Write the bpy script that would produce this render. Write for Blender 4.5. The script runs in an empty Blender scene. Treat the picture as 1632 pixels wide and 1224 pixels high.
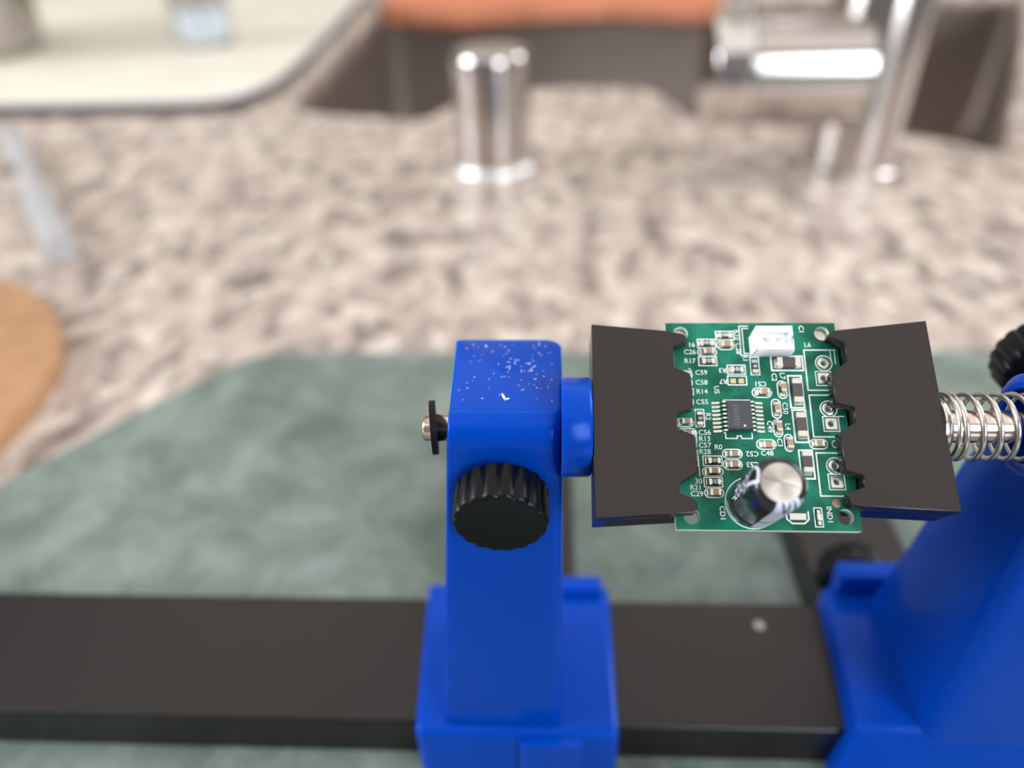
import bpy, bmesh, math, random
from mathutils import Vector, Matrix
R = math.radians
MM = 0.001
SC = bpy.context.scene
COL = SC.collection
PI = math.pi

# ------------------------------------------------------------------ camera
cam_d = bpy.data.cameras.new('camera')
cam = bpy.data.objects.new('camera', cam_d)
COL.objects.link(cam)
U = Vector((0.99895116, 0.03880761, -0.02430116))      # image right
V = Vector((0.00238382, -0.57408605, -0.8187915))      # image down
W = Vector((-0.0457263, 0.81787479, -0.57357644))      # view direction
cam.matrix_world = Matrix(((U.x, -V.x, -W.x, 0), (U.y, -V.y, -W.y, 0), (U.z, -V.z, -W.z, 0.164), (0, 0, 0, 1)))
cam_d.sensor_width = 36.0
cam_d.lens = 36.0 * 1230.0 / 1632.0
cam_d.clip_start = 0.005
cam_d.clip_end = 50
cam_d.dof.use_dof = True
cam_d.dof.focus_distance = 0.112
cam_d.dof.aperture_fstop = 7.1
SC.camera = cam

# ------------------------------------------------------------------ light
world = bpy.data.worlds.new('room_light')
SC.world = world
world.use_nodes = True
bg = world.node_tree.nodes['Background']
bg.inputs[0].default_value = (0.93, 0.90, 0.87, 1)
bg.inputs[1].default_value = 0.26

def area(name, loc, target, sx, sy, power, color):
    d = bpy.data.lights.new(name, 'AREA')
    d.shape = 'RECTANGLE'; d.size = sx; d.size_y = sy; d.energy = power; d.color = color
    o = bpy.data.objects.new(name, d)
    COL.objects.link(o)
    o.location = loc
    o.rotation_euler = (Vector(target) - Vector(loc)).to_track_quat('-Z', 'Y').to_euler()
    return o
area('patio_window_light', (1.15, -1.55, 0.95), (0.0, 0.3, 0.0), 0.9, 1.2, 40, (0.86, 0.93, 1.0))
area('side_window_light', (-2.1, -0.1, 0.95), (0.0, 0.3, 0.0), 1.0, 1.0, 62, (0.88, 0.94, 1.0))
area('kitchen_window_light', (1.9, 0.9, 1.1), (0.0, 0.3, 0.0), 1.2, 0.9, 36, (0.95, 0.97, 1.0))

area('ceiling_fill_panel', (0.0, 0.9, 1.75), (0.0, 0.9, 0.0), 3.2, 3.8, 36, (1.0, 0.965, 0.93))  # added unseen panel, stands in for ceiling brightness reflected in the black tops

SC.view_settings.view_transform = 'Standard'
SC.view_settings.look = 'None'
SC.view_settings.exposure = 0.0
SC.view_settings.gamma = 1.0
SC.view_settings.use_curve_mapping = False

# ------------------------------------------------------------------ helpers
def tag(o, label=None, cat=None, group=None, kind=None):
    if label: o['label'] = label
    if cat: o['category'] = cat
    if group: o['group'] = group
    if kind: o['kind'] = kind
    return o

def empty(name, loc=(0, 0, 0), rot=(0, 0, 0), parent=None):
    o = bpy.data.objects.new(name, None)
    o.empty_display_size = 0.01
    COL.objects.link(o)
    o.location = Vector(loc) * MM
    o.rotation_euler = rot
    if parent: o.parent = parent
    return o

class MB:
    """collects verts and faces in millimetres"""
    def __init__(s): s.v = []; s.f = []; s.m = []
    def add(s, vs, fs, mi=0):
        b = len(s.v)
        s.v += [tuple(p) for p in vs]
        s.f += [tuple(b + i for i in f) for f in fs]
        s.m += [mi] * len(fs)
        return s
    def box(s, x0, x1, y0, y1, z0, z1, mi=0):
        return s.hexa([(x0, y0), (x1, y0), (x1, y1), (x0, y1)], z0, [(x0, y0), (x1, y0), (x1, y1), (x0, y1)], z1, mi)
    def hexa(s, b, z0, t, z1, mi=0):
        vs = [(x, y, z0) for x, y in b] + [(x, y, z1) for x, y in t]
        return s.add(vs, [(3, 2, 1, 0), (4, 5, 6, 7), (0, 1, 5, 4), (1, 2, 6, 5), (2, 3, 7, 6), (3, 0, 4, 7)], mi)
    def prism(s, poly, z0, z1, mi=0, mi_side=None, mtx=None):
        if area2(poly) < 0: poly = poly[::-1]
        n = len(poly)
        vs = [(x, y, z0) for x, y in poly] + [(x, y, z1) for x, y in poly]
        if mtx: vs = [mtx @ Vector(p) for p in vs]
        s.add(vs, [tuple(reversed(range(n))), tuple(range(n, 2 * n))], mi)
        b = len(s.v) - 2 * n
        for i in range(n):
            j = (i + 1) % n
            s.f.append((b + i, b + j, b + n + j, b + n + i)); s.m.append(mi if mi_side is None else mi_side)
        return s
    def lathe(s, prof, n=48, mtx=None, mi=0, mis=None):
        """prof: list of (radius, height), first to last; closed at radius 0"""
        b = len(s.v)
        rings = []
        for r, h in prof:
            if r < 1e-6:
                p = Vector((0, 0, h)); s.v.append(tuple(mtx @ p if mtx else p)); rings.append([len(s.v) - 1])
            else:
                idx = []
                for k in range(n):
                    a = 2 * PI * k / n
                    p = Vector((r * math.cos(a), r * math.sin(a), h))
                    s.v.append(tuple(mtx @ p if mtx else p)); idx.append(len(s.v) - 1)
                rings.append(idx)
        for q in range(len(rings) - 1):
            A, B = rings[q], rings[q + 1]
            m_ = mis[q] if mis else mi
            for k in range(n):
                j = (k + 1) % n
                if len(A) == 1 and len(B) == 1: continue
                if len(A) == 1: s.f.append((A[0], B[j], B[k]))
                elif len(B) == 1: s.f.append((A[k], A[j], B[0]))
                else: s.f.append((A[k], A[j], B[j], B[k]))
                s.m.append(m_)
        return s
    def tube(s, pts, r, n=10, caps=True, mi=0, closed=False):
        pts = [Vector(p) for p in pts]
        N = len(pts)
        rs = r if isinstance(r, (list, tuple)) else [r] * N
        b = len(s.v)
        up = None
        for i, p in enumerate(pts):
            if closed: t = pts[(i + 1) % N] - pts[i - 1]
            else: t = pts[min(i + 1, N - 1)] - pts[max(i - 1, 0)]
            t.normalize()
            if up is None:
                up = t.orthogonal().normalized()
            else:
                up = (up - t * up.dot(t)).normalized()
            sd = t.cross(up)
            for k in range(n):
                a = 2 * PI * k / n
                q = p + (up * math.cos(a) + sd * math.sin(a)) * rs[i]
                s.v.append(tuple(q))
        for i in range(N if closed else N - 1):
            i2 = (i + 1) % N
            for k in range(n):
                j = (k + 1) % n
                s.f.append((b + i * n + k, b + i * n + j, b + i2 * n + j, b + i2 * n + k)); s.m.append(mi)
        if caps and not closed:
            s.f.append(tuple(b + k for k in reversed(range(n)))); s.m.append(mi)
            s.f.append(tuple(b + (N - 1) * n + k for k in range(n))); s.m.append(mi)
        return s
    def build(s, name, mats, parent=None, offset=(0, 0, 0), bevel=0, seg=3, smooth=True, ang=40, sharp_all=False, loc=None):
        me = bpy.data.meshes.new(name)
        ox, oy, oz = offset
        me.from_pydata([((x - ox) * MM, (y - oy) * MM, (z - oz) * MM) for x, y, z in s.v], [], s.f)
        if not isinstance(mats, (list, tuple)): mats = [mats]
        for m in mats: me.materials.append(m)
        for p, mi in zip(me.polygons, s.m): p.material_index = mi
        me.update()
        bm = bmesh.new(); bm.from_mesh(me)
        bmesh.ops.recalc_face_normals(bm, faces=bm.faces[:])
        bm.to_mesh(me); bm.free()
        return finish(me, name, parent, bevel, seg, smooth, ang)

def area2(poly):
    return sum(poly[i][0] * poly[(i + 1) % len(poly)][1] - poly[(i + 1) % len(poly)][0] * poly[i][1] for i in range(len(poly)))

def finish(me, name, parent, bevel=0, seg=3, smooth=True, ang=40):
    if smooth:
        for p in me.polygons: p.use_smooth = True
        me.set_sharp_from_angle(angle=R(ang))
    o = bpy.data.objects.new(name, me)
    COL.objects.link(o)
    if parent: o.parent = parent
    if bevel:
        b = o.modifiers.new('bevel', 'BEVEL')
        b.width = bevel * MM; b.segments = seg; b.limit_method = 'ANGLE'; b.angle_limit = R(30)
        b.harden_normals = False
        b.use_clamp_overlap = True
    return o

def curve_plate(name, outer, holes, z0, z1, mats, parent=None, bevel=0.0, offset=(0, 0, 0), smooth=False):
    """flat plate with real holes: 2D curve fill, extruded; returns a mesh object"""
    cu = bpy.data.curves.new(name, 'CURVE')
    cu.dimensions = '2D'; cu.fill_mode = 'BOTH'
    for poly in [outer] + holes:
        sp = cu.splines.new('POLY'); sp.points.add(len(poly) - 1); sp.use_cyclic_u = True
        for p, q in zip(sp.points, poly): p.co = ((q[0] - offset[0]) * MM, (q[1] - offset[1]) * MM, 0, 1)
    cu.extrude = (z1 - z0) / 2 * MM - bevel * MM
    if bevel:
        cu.bevel_depth = bevel * MM; cu.bevel_resolution = 2; cu.offset = -bevel * MM
    tmp = bpy.data.objects.new('tmp', cu); COL.objects.link(tmp)
    dg = bpy.context.evaluated_depsgraph_get()
    me = bpy.data.meshes.new_from_object(tmp.evaluated_get(dg))
    bpy.data.objects.remove(tmp); bpy.data.curves.remove(cu)
    me.transform(Matrix.Translation((0, 0, ((z0 + z1) / 2 - offset[2]) * MM)))
    me.name = name
    me.materials.clear()
    if not isinstance(mats, (list, tuple)): mats = [mats]
    for m in mats: me.materials.append(m)
    bm = bmesh.new(); bm.from_mesh(me)
    bmesh.ops.remove_doubles(bm, verts=bm.verts[:], dist=1e-7)
    bmesh.ops.recalc_face_normals(bm, faces=bm.faces[:])
    bm.to_mesh(me); bm.free(); me.update()
    for p in me.polygons:
        p.material_index = (1 if len(mats) > 1 and abs(p.normal.z) < 0.5 else 0)
    return finish(me, name, parent, 0, 3, smooth, 30)

def circle(cx, cy, r, n=28):
    return [(cx + r * math.cos(2 * PI * k / n), cy + r * math.sin(2 * PI * k / n)) for k in range(n)]

def text_mesh(items):
    """items: (string, x, y, size, degrees) -> list of verts/faces in mm on z=0"""
    tmp = []
    for body, x, y, size, deg in items:
        cu = bpy.data.curves.new('t', 'FONT')
        cu.body = body; cu.size = size; cu.align_x = 'CENTER'; cu.align_y = 'CENTER'; cu.resolution_u = 3
        cu.offset = 0.009
        o = bpy.data.objects.new('t', cu); COL.objects.link(o)
        tmp.append((o, x, y, deg))
    dg = bpy.context.evaluated_depsgraph_get()
    out = []
    for o, x, y, deg in tmp:
        me = bpy.data.meshes.new_from_object(o.evaluated_get(dg))
        c, s_ = math.cos(R(deg)), math.sin(R(deg))
        vs = [(x + v.co.x * c - v.co.y * s_, y + v.co.x * s_ + v.co.y * c, 0) for v in me.vertices]
        out.append((vs, [tuple(p.vertices) for p in me.polygons]))
        cu = o.data
        bpy.data.objects.remove(o); bpy.data.curves.remove(cu); bpy.data.meshes.remove(me)
    return out

# ------------------------------------------------------------------ materials
def mat(name, color, rough=0.5, metal=0.0, spec=0.5, **kw):
    m = bpy.data.materials.new(name); m.use_nodes = True
    nt = m.node_tree; b = nt.nodes['Principled BSDF']
    b.inputs['Base Color'].default_value = (*color, 1)
    b.inputs['Roughness'].default_value = rough
    b.inputs['Metallic'].default_value = metal
    b.inputs['Specular IOR Level'].default_value = spec
    for k, v in kw.items():
        b.inputs[k].default_value = v
    return m

def N(m, t, **kw):
    n = m.node_tree.nodes.new(t)
    for k, v in kw.items():
        if k in n.inputs.keys(): n.inputs[k].default_value = v
        else: setattr(n, k, v)
    return n

def noise_col(m, scale, stops, detail=4, rough=0.6, distortion=0.0, coord='Object', bump=0.0, bump_scale=None, bump_dist=0.0002):
    nt = m.node_tree; b = nt.nodes['Principled BSDF']
    tc = N(m, 'ShaderNodeTexCoord')
    nz = N(m, 'ShaderNodeTexNoise')
    nz.inputs['Scale'].default_value = scale; nz.inputs['Detail'].default_value = detail
    nz.inputs['Roughness'].default_value = rough; nz.inputs['Distortion'].default_value = distortion
    nt.links.new(tc.outputs[coord], nz.inputs['Vector'])
    cr = N(m, 'ShaderNodeValToRGB')
    el = cr.color_ramp.elements
    while len(el) < len(stops): el.new(0.5)
    for e, (p, c) in zip(el, stops): e.position = p; e.color = (*c, 1)
    nt.links.new(nz.outputs['Fac'], cr.inputs['Fac'])
    nt.links.new(cr.outputs['Color'], b.inputs['Base Color'])
    if bump:
        n2 = N(m, 'ShaderNodeTexNoise'); n2.inputs['Scale'].default_value = bump_scale or scale * 4; n2.inputs['Detail'].default_value = 3
        nt.links.new(tc.outputs[coord], n2.inputs['Vector'])
        bp = N(m, 'ShaderNodeBump'); bp.inputs['Strength'].default_value = bump; bp.inputs['Distance'].default_value = bump_dist
        nt.links.new(n2.outputs['Fac'], bp.inputs['Height'])
        nt.links.new(bp.outputs['Normal'], b.inputs['Normal'])
    return cr

def tangent(m, axis='Z'):
    t = N(m, 'ShaderNodeTangent'); t.direction_type = 'RADIAL'; t.axis = axis
    m.node_tree.links.new(t.outputs['Tangent'], m.node_tree.nodes['Principled BSDF'].inputs['Tangent'])

M = {}
M['granite'] = mat('speckled_granite', (0.5, 0.42, 0.36), 0.40, 0, 0.45)
def granite(m):
    nt = m.node_tree; b = nt.nodes['Principled BSDF']
    tc = N(m, 'ShaderNodeTexCoord')
    mp = N(m, 'ShaderNodeMapping'); mp.inputs['Scale'].default_value = (1.3, 0.82, 1.0)
    nt.links.new(tc.outputs['Object'], mp.inputs['Vector'])
    def nz(s, d, r, dist=0):
        n = N(m, 'ShaderNodeTexNoise'); n.inputs['Scale'].default_value = s; n.inputs['Detail'].default_value = d
        n.inputs['Roughness'].default_value = r; n.inputs['Distortion'].default_value = dist
        nt.links.new(mp.outputs['Vector'], n.inputs['Vector']); return n
    def ramp(src, stops):
        cr = N(m, 'ShaderNodeValToRGB'); el = cr.color_ramp.elements
        while len(el) < len(stops): el.new(0.5)
        for e, (p, c) in zip(el, stops): e.position = p; e.color = (*c, 1)
        nt.links.new(src, cr.inputs['Fac']); return cr
    def mix(fac, a, c):
        mx = N(m, 'ShaderNodeMix'); mx.data_type = 'RGBA'
        nt.links.new(fac, mx.inputs[0]); nt.links.new(a, mx.inputs[6]); nt.links.new(c, mx.inputs[7]); return mx.outputs[2]
    base = ramp(nz(22, 3, 0.55, 0.4).outputs['Fac'], [(0.32, (0.39, 0.31, 0.262)), (0.5, (0.46, 0.37, 0.315)), (0.66, (0.52, 0.44, 0.37))])
    blot = ramp(nz(48, 3.0, 0.58, 0.45).outputs['Fac'], [(0.33, (0.14, 0.106, 0.088)), (0.43, (0.27, 0.212, 0.18)), (0.52, (0.37, 0.295, 0.25))])
    f1 = ramp(nz(48, 3.0, 0.58, 0.45).outputs['Fac'], [(0.45, (1, 1, 1)), (0.53, (0, 0, 0))])
    c1 = mix(f1.outputs['Color'], base.outputs['Color'], blot.outputs['Color'])
    lt = N(m, 'ShaderNodeRGB'); lt.outputs[0].default_value = (0.66, 0.56, 0.485, 1)
    f2 = ramp(nz(62, 3, 0.55, 0.6).outputs['Fac'], [(0.53, (0, 0, 0)), (0.62, (0.9, 0.9, 0.9))])
    c2 = mix(f2.outputs['Color'], c1, lt.outputs[0])
    nt.links.new(c2, b.inputs['Base Color'])
granite(M['granite'])

M['mat'] = mat('suede_green', (0.20, 0.25, 0.215), 0.75, 0, 0.25)
noise_col(M['mat'], 45, [(0.36, (0.108, 0.138, 0.117)), (0.5, (0.158, 0.192, 0.166)), (0.64, (0.222, 0.258, 0.230))], 7, 0.72, 0.3, bump=0.35, bump_scale=900)
M['blue'] = mat('blue_plastic', (0.0, 0.050, 0.38), 0.22, 0, 0.34)
_b = M['blue'].node_tree.nodes['Principled BSDF']
_b.inputs['Subsurface Weight'].default_value = 0.6
_b.inputs['Subsurface Radius'].default_value = (0.2, 0.6, 1.0)
_b.inputs['Subsurface Scale'].default_value = 0.004
_b.inputs['Specular Tint'].default_value = (0.28, 0.42, 1.0, 1)
M['black_metal'] = mat('black_coated_steel', (0.006, 0.0055, 0.0055), 0.34, 0, 0.5)
M['black_metal'].node_tree.nodes['Principled BSDF'].inputs['Specular Tint'].default_value = (1.0, 0.92, 0.89, 1)
M['black_gloss'] = mat('black_gloss_plastic', (0.005, 0.0044, 0.0043), 0.25, 0, 0.62)
M['black_gloss'].node_tree.nodes['Principled BSDF'].inputs['Specular Tint'].default_value = (1.0, 0.90, 0.88, 1)
M['black_knob'] = mat('black_moulded_plastic', (0.003, 0.003, 0.0035), 0.38, 0, 0.2)
M['steel'] = mat('polished_steel', (0.72, 0.68, 0.66), 0.14, 1.0)
M['spring'] = mat('spring_wire', (0.62, 0.58, 0.53), 0.24, 1.0)
M['brass_steel'] = mat('warm_steel', (0.74, 0.62, 0.55), 0.16, 1.0)
M['pcb'] = mat('green_solder_mask', (0.006, 0.16, 0.085), 0.34, 0, 0.22)
noise_col(M['pcb'], 240, [(0.40, (0.004, 0.095, 0.055)), (0.50, (0.006, 0.138, 0.083)), (0.62, (0.011, 0.19, 0.115))], 1.5, 0.4, 0.3)
M['fr4'] = mat('board_edge', (0.60, 0.68, 0.58), 0.5, 0, 0.4)
M['silk'] = mat('white_silkscreen', (0.80, 0.86, 0.84), 0.5, 0, 0.4)
M['tin'] = mat('tinned_solder', (0.78, 0.73, 0.66), 0.28, 1.0)
M['gold'] = mat('gold_pad', (0.80, 0.62, 0.36), 0.3, 1.0)
M['tan'] = mat('tan_ceramic', (0.36, 0.235, 0.16), 0.45)
M['resistor'] = mat('dark_resistor_glaze', (0.055, 0.05, 0.052), 0.35)
M['inductor'] = mat('dark_ferrite', (0.075, 0.058, 0.055), 0.5)
M['ic'] = mat('black_epoxy', (0.045, 0.045, 0.055), 0.42)
M['ic_print'] = mat('laser_mark', (0.16, 0.15, 0.15), 0.5)
M['lead'] = mat('tinned_lead', (0.80, 0.78, 0.74), 0.22, 1.0)
M['sleeve'] = mat('dark_sleeve', (0.014, 0.011, 0.016), 0.16, 0, 0.55)
M['sleeve_print'] = mat('sleeve_white_print', (0.60, 0.64, 0.74), 0.35)
M['alu'] = mat('turned_aluminium', (0.52, 0.475, 0.42), 0.5, 1.0, Anisotropic=0.6)
tangent(M['alu'])
M['nylon'] = mat('white_nylon', (0.88, 0.89, 0.91), 0.4, 0, 0.5)
_b = M['nylon'].node_tree.nodes['Principled BSDF']
_b.inputs['Subsurface Weight'].default_value = 0.2; _b.inputs['Subsurface Scale'].default_value = 0.0015
M['dark'] = mat('dark_hole', (0.01, 0.02, 0.015), 0.6)
M['dust'] = mat('dust_white', (0.75, 0.75, 0.78), 0.8)
M['chrome'] = mat('brushed_chrome', (0.56, 0.51, 0.48), 0.16, 1.0, Anisotropic=0.8)
tangent(M['chrome'])
M['chrome'].node_tree.nodes['Principled BSDF'].inputs['Anisotropic Rotation'].default_value = 0.25
M['chrome_plain'] = mat('polished_chrome', (0.72, 0.68, 0.65), 0.12, 1.0)
M['satin'] = mat('satin_steel', (0.84, 0.83, 0.82), 0.38, 1.0)
M['sink'] = mat('brushed_sink_steel', (0.21, 0.165, 0.14), 0.5, 0.8)
M['orange'] = mat('orange_cloth', (0.56, 0.205, 0.105), 0.9)
M['cream'] = mat('cream_board', (0.70, 0.655, 0.53), 0.45)
noise_col(M['cream'], 9, [(0.35, (0.62, 0.575, 0.48)), (0.65, (0.70, 0.65, 0.54))], 2)
M['rim'] = mat('pale_rim', (0.82, 0.78, 0.74), 0.45)
M['rivet'] = mat('grey_rivet', (0.30, 0.27, 0.26), 0.55)
M['under_shade'] = mat('painted_under_shade', (0.035, 0.035, 0.042), 0.7)  # near-black tone painting the shadow below the drying board
M['stone'] = mat('greige_stoneware', (0.33, 0.28, 0.245), 0.6)
noise_col(M['stone'], 25, [(0.35, (0.29, 0.25, 0.215)), (0.65, (0.37, 0.315, 0.27))], 3)
M['leaf'] = mat('leaf_green', (0.045, 0.14, 0.03), 0.45)
M['soil'] = mat('dark_soil', (0.04, 0.028, 0.02), 0.9)
M['cork'] = mat('tan_cork', (0.50, 0.27, 0.125), 0.6)
noise_col(M['cork'], 90, [(0.35, (0.38, 0.20, 0.095)), (0.65, (0.46, 0.25, 0.125))], 4)
M['glass'] = mat('clear_glass', (0.95, 0.97, 0.98), 0.03, 0, 0.5)
M['glass'].node_tree.nodes['Principled BSDF'].inputs['Transmission Weight'].default_value = 1.0
M['glass'].node_tree.nodes['Principled BSDF'].inputs['IOR'].default_value = 1.3
M['wax'] = mat('white_wax', (0.82, 0.86, 0.90), 0.5)
M['frost'] = mat('frosted_plastic', (0.76, 0.75, 0.75), 0.4, 0, 0.5)
M['frost'].node_tree.nodes['Principled BSDF'].inputs['Transmission Weight'].default_value = 0.6

# ------------------------------------------------------------------ room
M['wood_floor'] = mat('oak_floor', (0.20, 0.12, 0.07), 0.45)
M['paint'] = mat('warm_paint', (0.62, 0.54, 0.46), 0.8)
tag(MB().box(-2600, 2600, -3400, 3400, -1020, -920).build('floor', M['wood_floor'], None, smooth=False), kind='structure')
tag(MB().box(-2600, 2600, 3300, 3400, -920, 1600).build('wall_back', M['paint'], None, smooth=False), kind='structure')

# ------------------------------------------------------------------ counter, sink
def rounded(poly, r, n=5):
    out = []
    L = len(poly)
    for i, p in enumerate(poly):
        p0, p1, p2 = Vector(poly[i - 1]), Vector(p), Vector(poly[(i + 1) % L])
        rr = r[i] if isinstance(r, (list, tuple)) else r
        a, b = (p0 - p1), (p2 - p1)
        d = min(rr, a.length * 0.45, b.length * 0.45)
        A, B = p1 + a.normalized() * d, p1 + b.normalized() * d
        for k in range(n + 1):
            t = k / n
            q = A * (1 - t) ** 2 + p1 * 2 * t * (1 - t) + B * t * t
            out.append((q.x, q.y))
    return out
CUT = [(-226, 1120), (-217, 660), (-190, 590), (-88, 566), (-72, 612), (-52, 655), (78, 651), (92, 606), (99, 560), (249, 519), (279, 478), (417, 736), (610, 1120)]
cut = rounded(CUT, [30, 60, 30, 16, 20, 25, 25, 20, 16, 25, 20, 5, 30])
counter = curve_plate('countertop', [(-1100, -260), (1100, -260), (1100, 1420), (-1100, 1420)], [cut], -30, 0, M['granite'], None, 0.0)
tag(counter, 'polished beige and taupe speckled granite worktop with a cut-out for the sink', 'countertop')

def basin():
    mb = MB()
    n = len(cut)
    cx = sum(p[0] for p in cut) / n; cy = sum(p[1] for p in cut) / n
    def ins(p, d):
        v = Vector((p[0] - cx, p[1] - cy)); l = v.length
        return (cx + v.x * (l - d) / l, cy + v.y * (l - d) / l)
    layers = [(-3, -30.2), (4, -32), (6, -60), (12, -160), (30, -190), (60, -196)]
    for d, z in layers: mb.v += [(*ins(p, d), z) for p in cut]
    for q in range(len(layers) - 1):
        for i in range(n):
            j = (i + 1) % n
            mb.f.append((q * n + i, q * n + j, (q + 1) * n + j, (q + 1) * n + i)); mb.m.append(0)
    mb.f.append(tuple((len(layers) - 1) * n + i for i in range(n))); mb.m.append(0)
    return mb
sink = empty('kitchen_sink', (150, 850, -196))
tag(sink, 'undermount brushed steel double kitchen sink sunk into the granite behind the tap', 'sink')
def child(mb, name, m, parent, off, **kw): return mb.build(name, m, parent, offset=off, **kw)
child(basin(), 'basin', M['sink'], sink, (150, 850, -196), ang=50)
dm = MB().lathe([(0, 0), (44, 0), (44, 2), (38, 2.5), (30, 1), (0, 1)], 32, Matrix.Translation((60, 850, -196)))
child(dm, 'drain', M['chrome_plain'], sink, (150, 850, -196))

# orange towel hanging over the far rim of the sink
def towel():
    prof = [(1185, 2.5), (1150, 2.5), (1122, 2.8), (1113, 2.0), (1109, -4), (1108, -10), (1107.5, -17), (1107, -24), (1107.5, -31)]
    xs = [-215 + 440 * k / 60 for k in range(61)]
    mb = MB(); n = len(prof)
    for x in xs:
        for q, (y, z) in enumerate(prof):
            w = 2.6 * math.sin(x * 0.045) + 1.6 * math.sin(x * 0.11 + 1)
            hang = max(0, -z) / 31
            mb.v.append((x + 3 * math.sin(z * .1), y - hang * (w + 3), z + (1 - min(1, hang * 9)) * abs(w) * 0.35 + (hang * 4 * math.sin(x * .02 + .5) if q == n - 1 else 0)))
    for i in range(60):
        for q in range(n - 1):
            a = i * n + q
            mb.f.append((a, a + n, a + n + 1, a + 1)); mb.m.append(0)
    return mb
o = towel().build('dish_towel', M['orange'], None, ang=80)
sd = o.modifiers.new('thick', 'SOLIDIFY'); sd.thickness = 0.002; sd.offset = 0
tag(o, 'orange dish towel hanging over the far edge of the sink', 'towel')

# ------------------------------------------------------------------ work mat
MATP = [(-320, -40), (-173, 175.6), (-128.5, 236), (-112, 252.5), (330, 255), (420, 120), (420, -40)]
matp = rounded(MATP, [5, 5, 10, 12, 30, 40, 5])
wm = curve_plate('work_mat', matp, [], 0.05, 2.0, M['mat'], None, 0.5)
tag(wm, 'grey green suede leather mat lying under the black holder frame', 'mat')

# ------------------------------------------------------------------ air gap cap
AG = (-33, 470, 0)
ag = empty('air_gap_cap', AG)
tag(ag, 'short chrome cylindrical cap on a flange standing alone on the granite before the sink', 'air gap cap')
child(MB().lathe([(0, 4.5), (22.3, 4.5), (22.3, 64), (21.6, 66.8), (19.5, 68.6), (17, 69), (0, 69.4)], 64), 'cap', M['chrome'], ag, (0, 0, 0), ang=50)
child(MB().lathe([(0, 0.05), (25.8, 0.05), (25.8, 1.6), (24.6, 4.0), (22.0, 5.0), (0, 5.0)], 64), 'flange', M['satin'], ag, (0, 0, 0), ang=50)

# ------------------------------------------------------------------ faucet
FC = (180, 466, 0)
fc = empty('kitchen_faucet', FC)
tag(fc, 'tall chrome kitchen tap with side lever at the sink edge', 'faucet')
child(MB().lathe([(0, 0.45), (26, 0.45), (26, 150), (23, 156), (0, 156)], 64), 'body', M['chrome'], fc, (0, 0, 0), ang=50)
child(MB().lathe([(0, 0.4), (28.5, 0.4), (28.5, 2.2), (27, 3.4), (0, 3.4)], 64), 'base_ring', M['chrome_plain'], fc, (0, 0, 0), ang=50)
RX = Matrix.Rotation(R(-90), 4, 'Y')     # local z -> -x
hub = MB().lathe([(0, 10), (29, 10), (29, 70.2), (0, 70.2)], 56)
ho = child(hub, 'valve_hub', M['chrome'], fc, (0, 0, 0), ang=50)
ho.matrix_local = Matrix.Translation((0, -9 * MM, 57 * MM)) @ RX
hc = MB().lathe([(0, 0), (29, 0), (29, 18), (27.5, 20), (0, 20.4)], 56)
hco = child(hc, 'valve_cap', M['chrome_plain'], fc, (0, 0, 0), ang=50)
HCM = Matrix.Translation((-71 * MM, -9 * MM, 57 * MM)) @ RX
hco.matrix_local = HCM
lv = MB().prism(rounded([(-89, 68), (-72, 68), (-70, 160), (-86, 160)], 5), -7, 7, 0, None, Matrix.Translation((0, -9, 0)) @ Matrix.Rotation(R(90), 4, 'X'))
child(lv, 'lever', M['chrome_plain'], hco, (0, 0, 0), bevel=2).matrix_local = HCM.inverted()
spt = [(0, 0, 150), (0, 0, 220), (0, 6, 262), (0, 36, 305), (0, 84, 322), (0, 132, 305), (0, 160, 262), (0, 166, 225)]
def smoothpts(p, n=6):
    p = [Vector(q) for q in p]; out = []
    for i in range(len(p) - 1):
        a, b, c, d = p[max(i - 1, 0)], p[i], p[i + 1], p[min(i + 2, len(p) - 1)]
        for k in range(n):
            t = k / n
            out.append(0.5 * ((2 * b) + (c - a) * t + (2 * a - 5 * b + 4 * c - d) * t * t + (3 * b - a - 3 * c + d) * t ** 3))
    return out + [p[-1]]
child(MB().tube(smoothpts(spt), 14, 24), 'spout', M['chrome_plain'], fc, (0, 0, 0))

# ------------------------------------------------------------------ items on the far counter
tr = empty('drying_board', (-480, 900, 0))
tag(tr, 'cream drying board with pale rounded rim lying on the granite left of the sink', 'board')
TP = [(-900, 592), (-244, 592), (-221, 652), (-221, 740), (-240, 1150), (-900, 1150)]
tp = rounded(TP, [10, 26, 30, 40, 30, 10])
curve_plate('board_top', tp, [], 8, 15, [M['cream'], M['rim']], tr, 1.6, offset=(-480, 900, 0))
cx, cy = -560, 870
curve_plate('painted_shadow_layer', [(cx + (x - cx) * 0.999, cy + (y - cy) * 0.999) for x, y in tp], [], 0.05, 8, M['under_shade'], tr, 0, offset=(-480, 900, 0))  # dark layer put in for the shadow gap beneath the board

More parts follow.
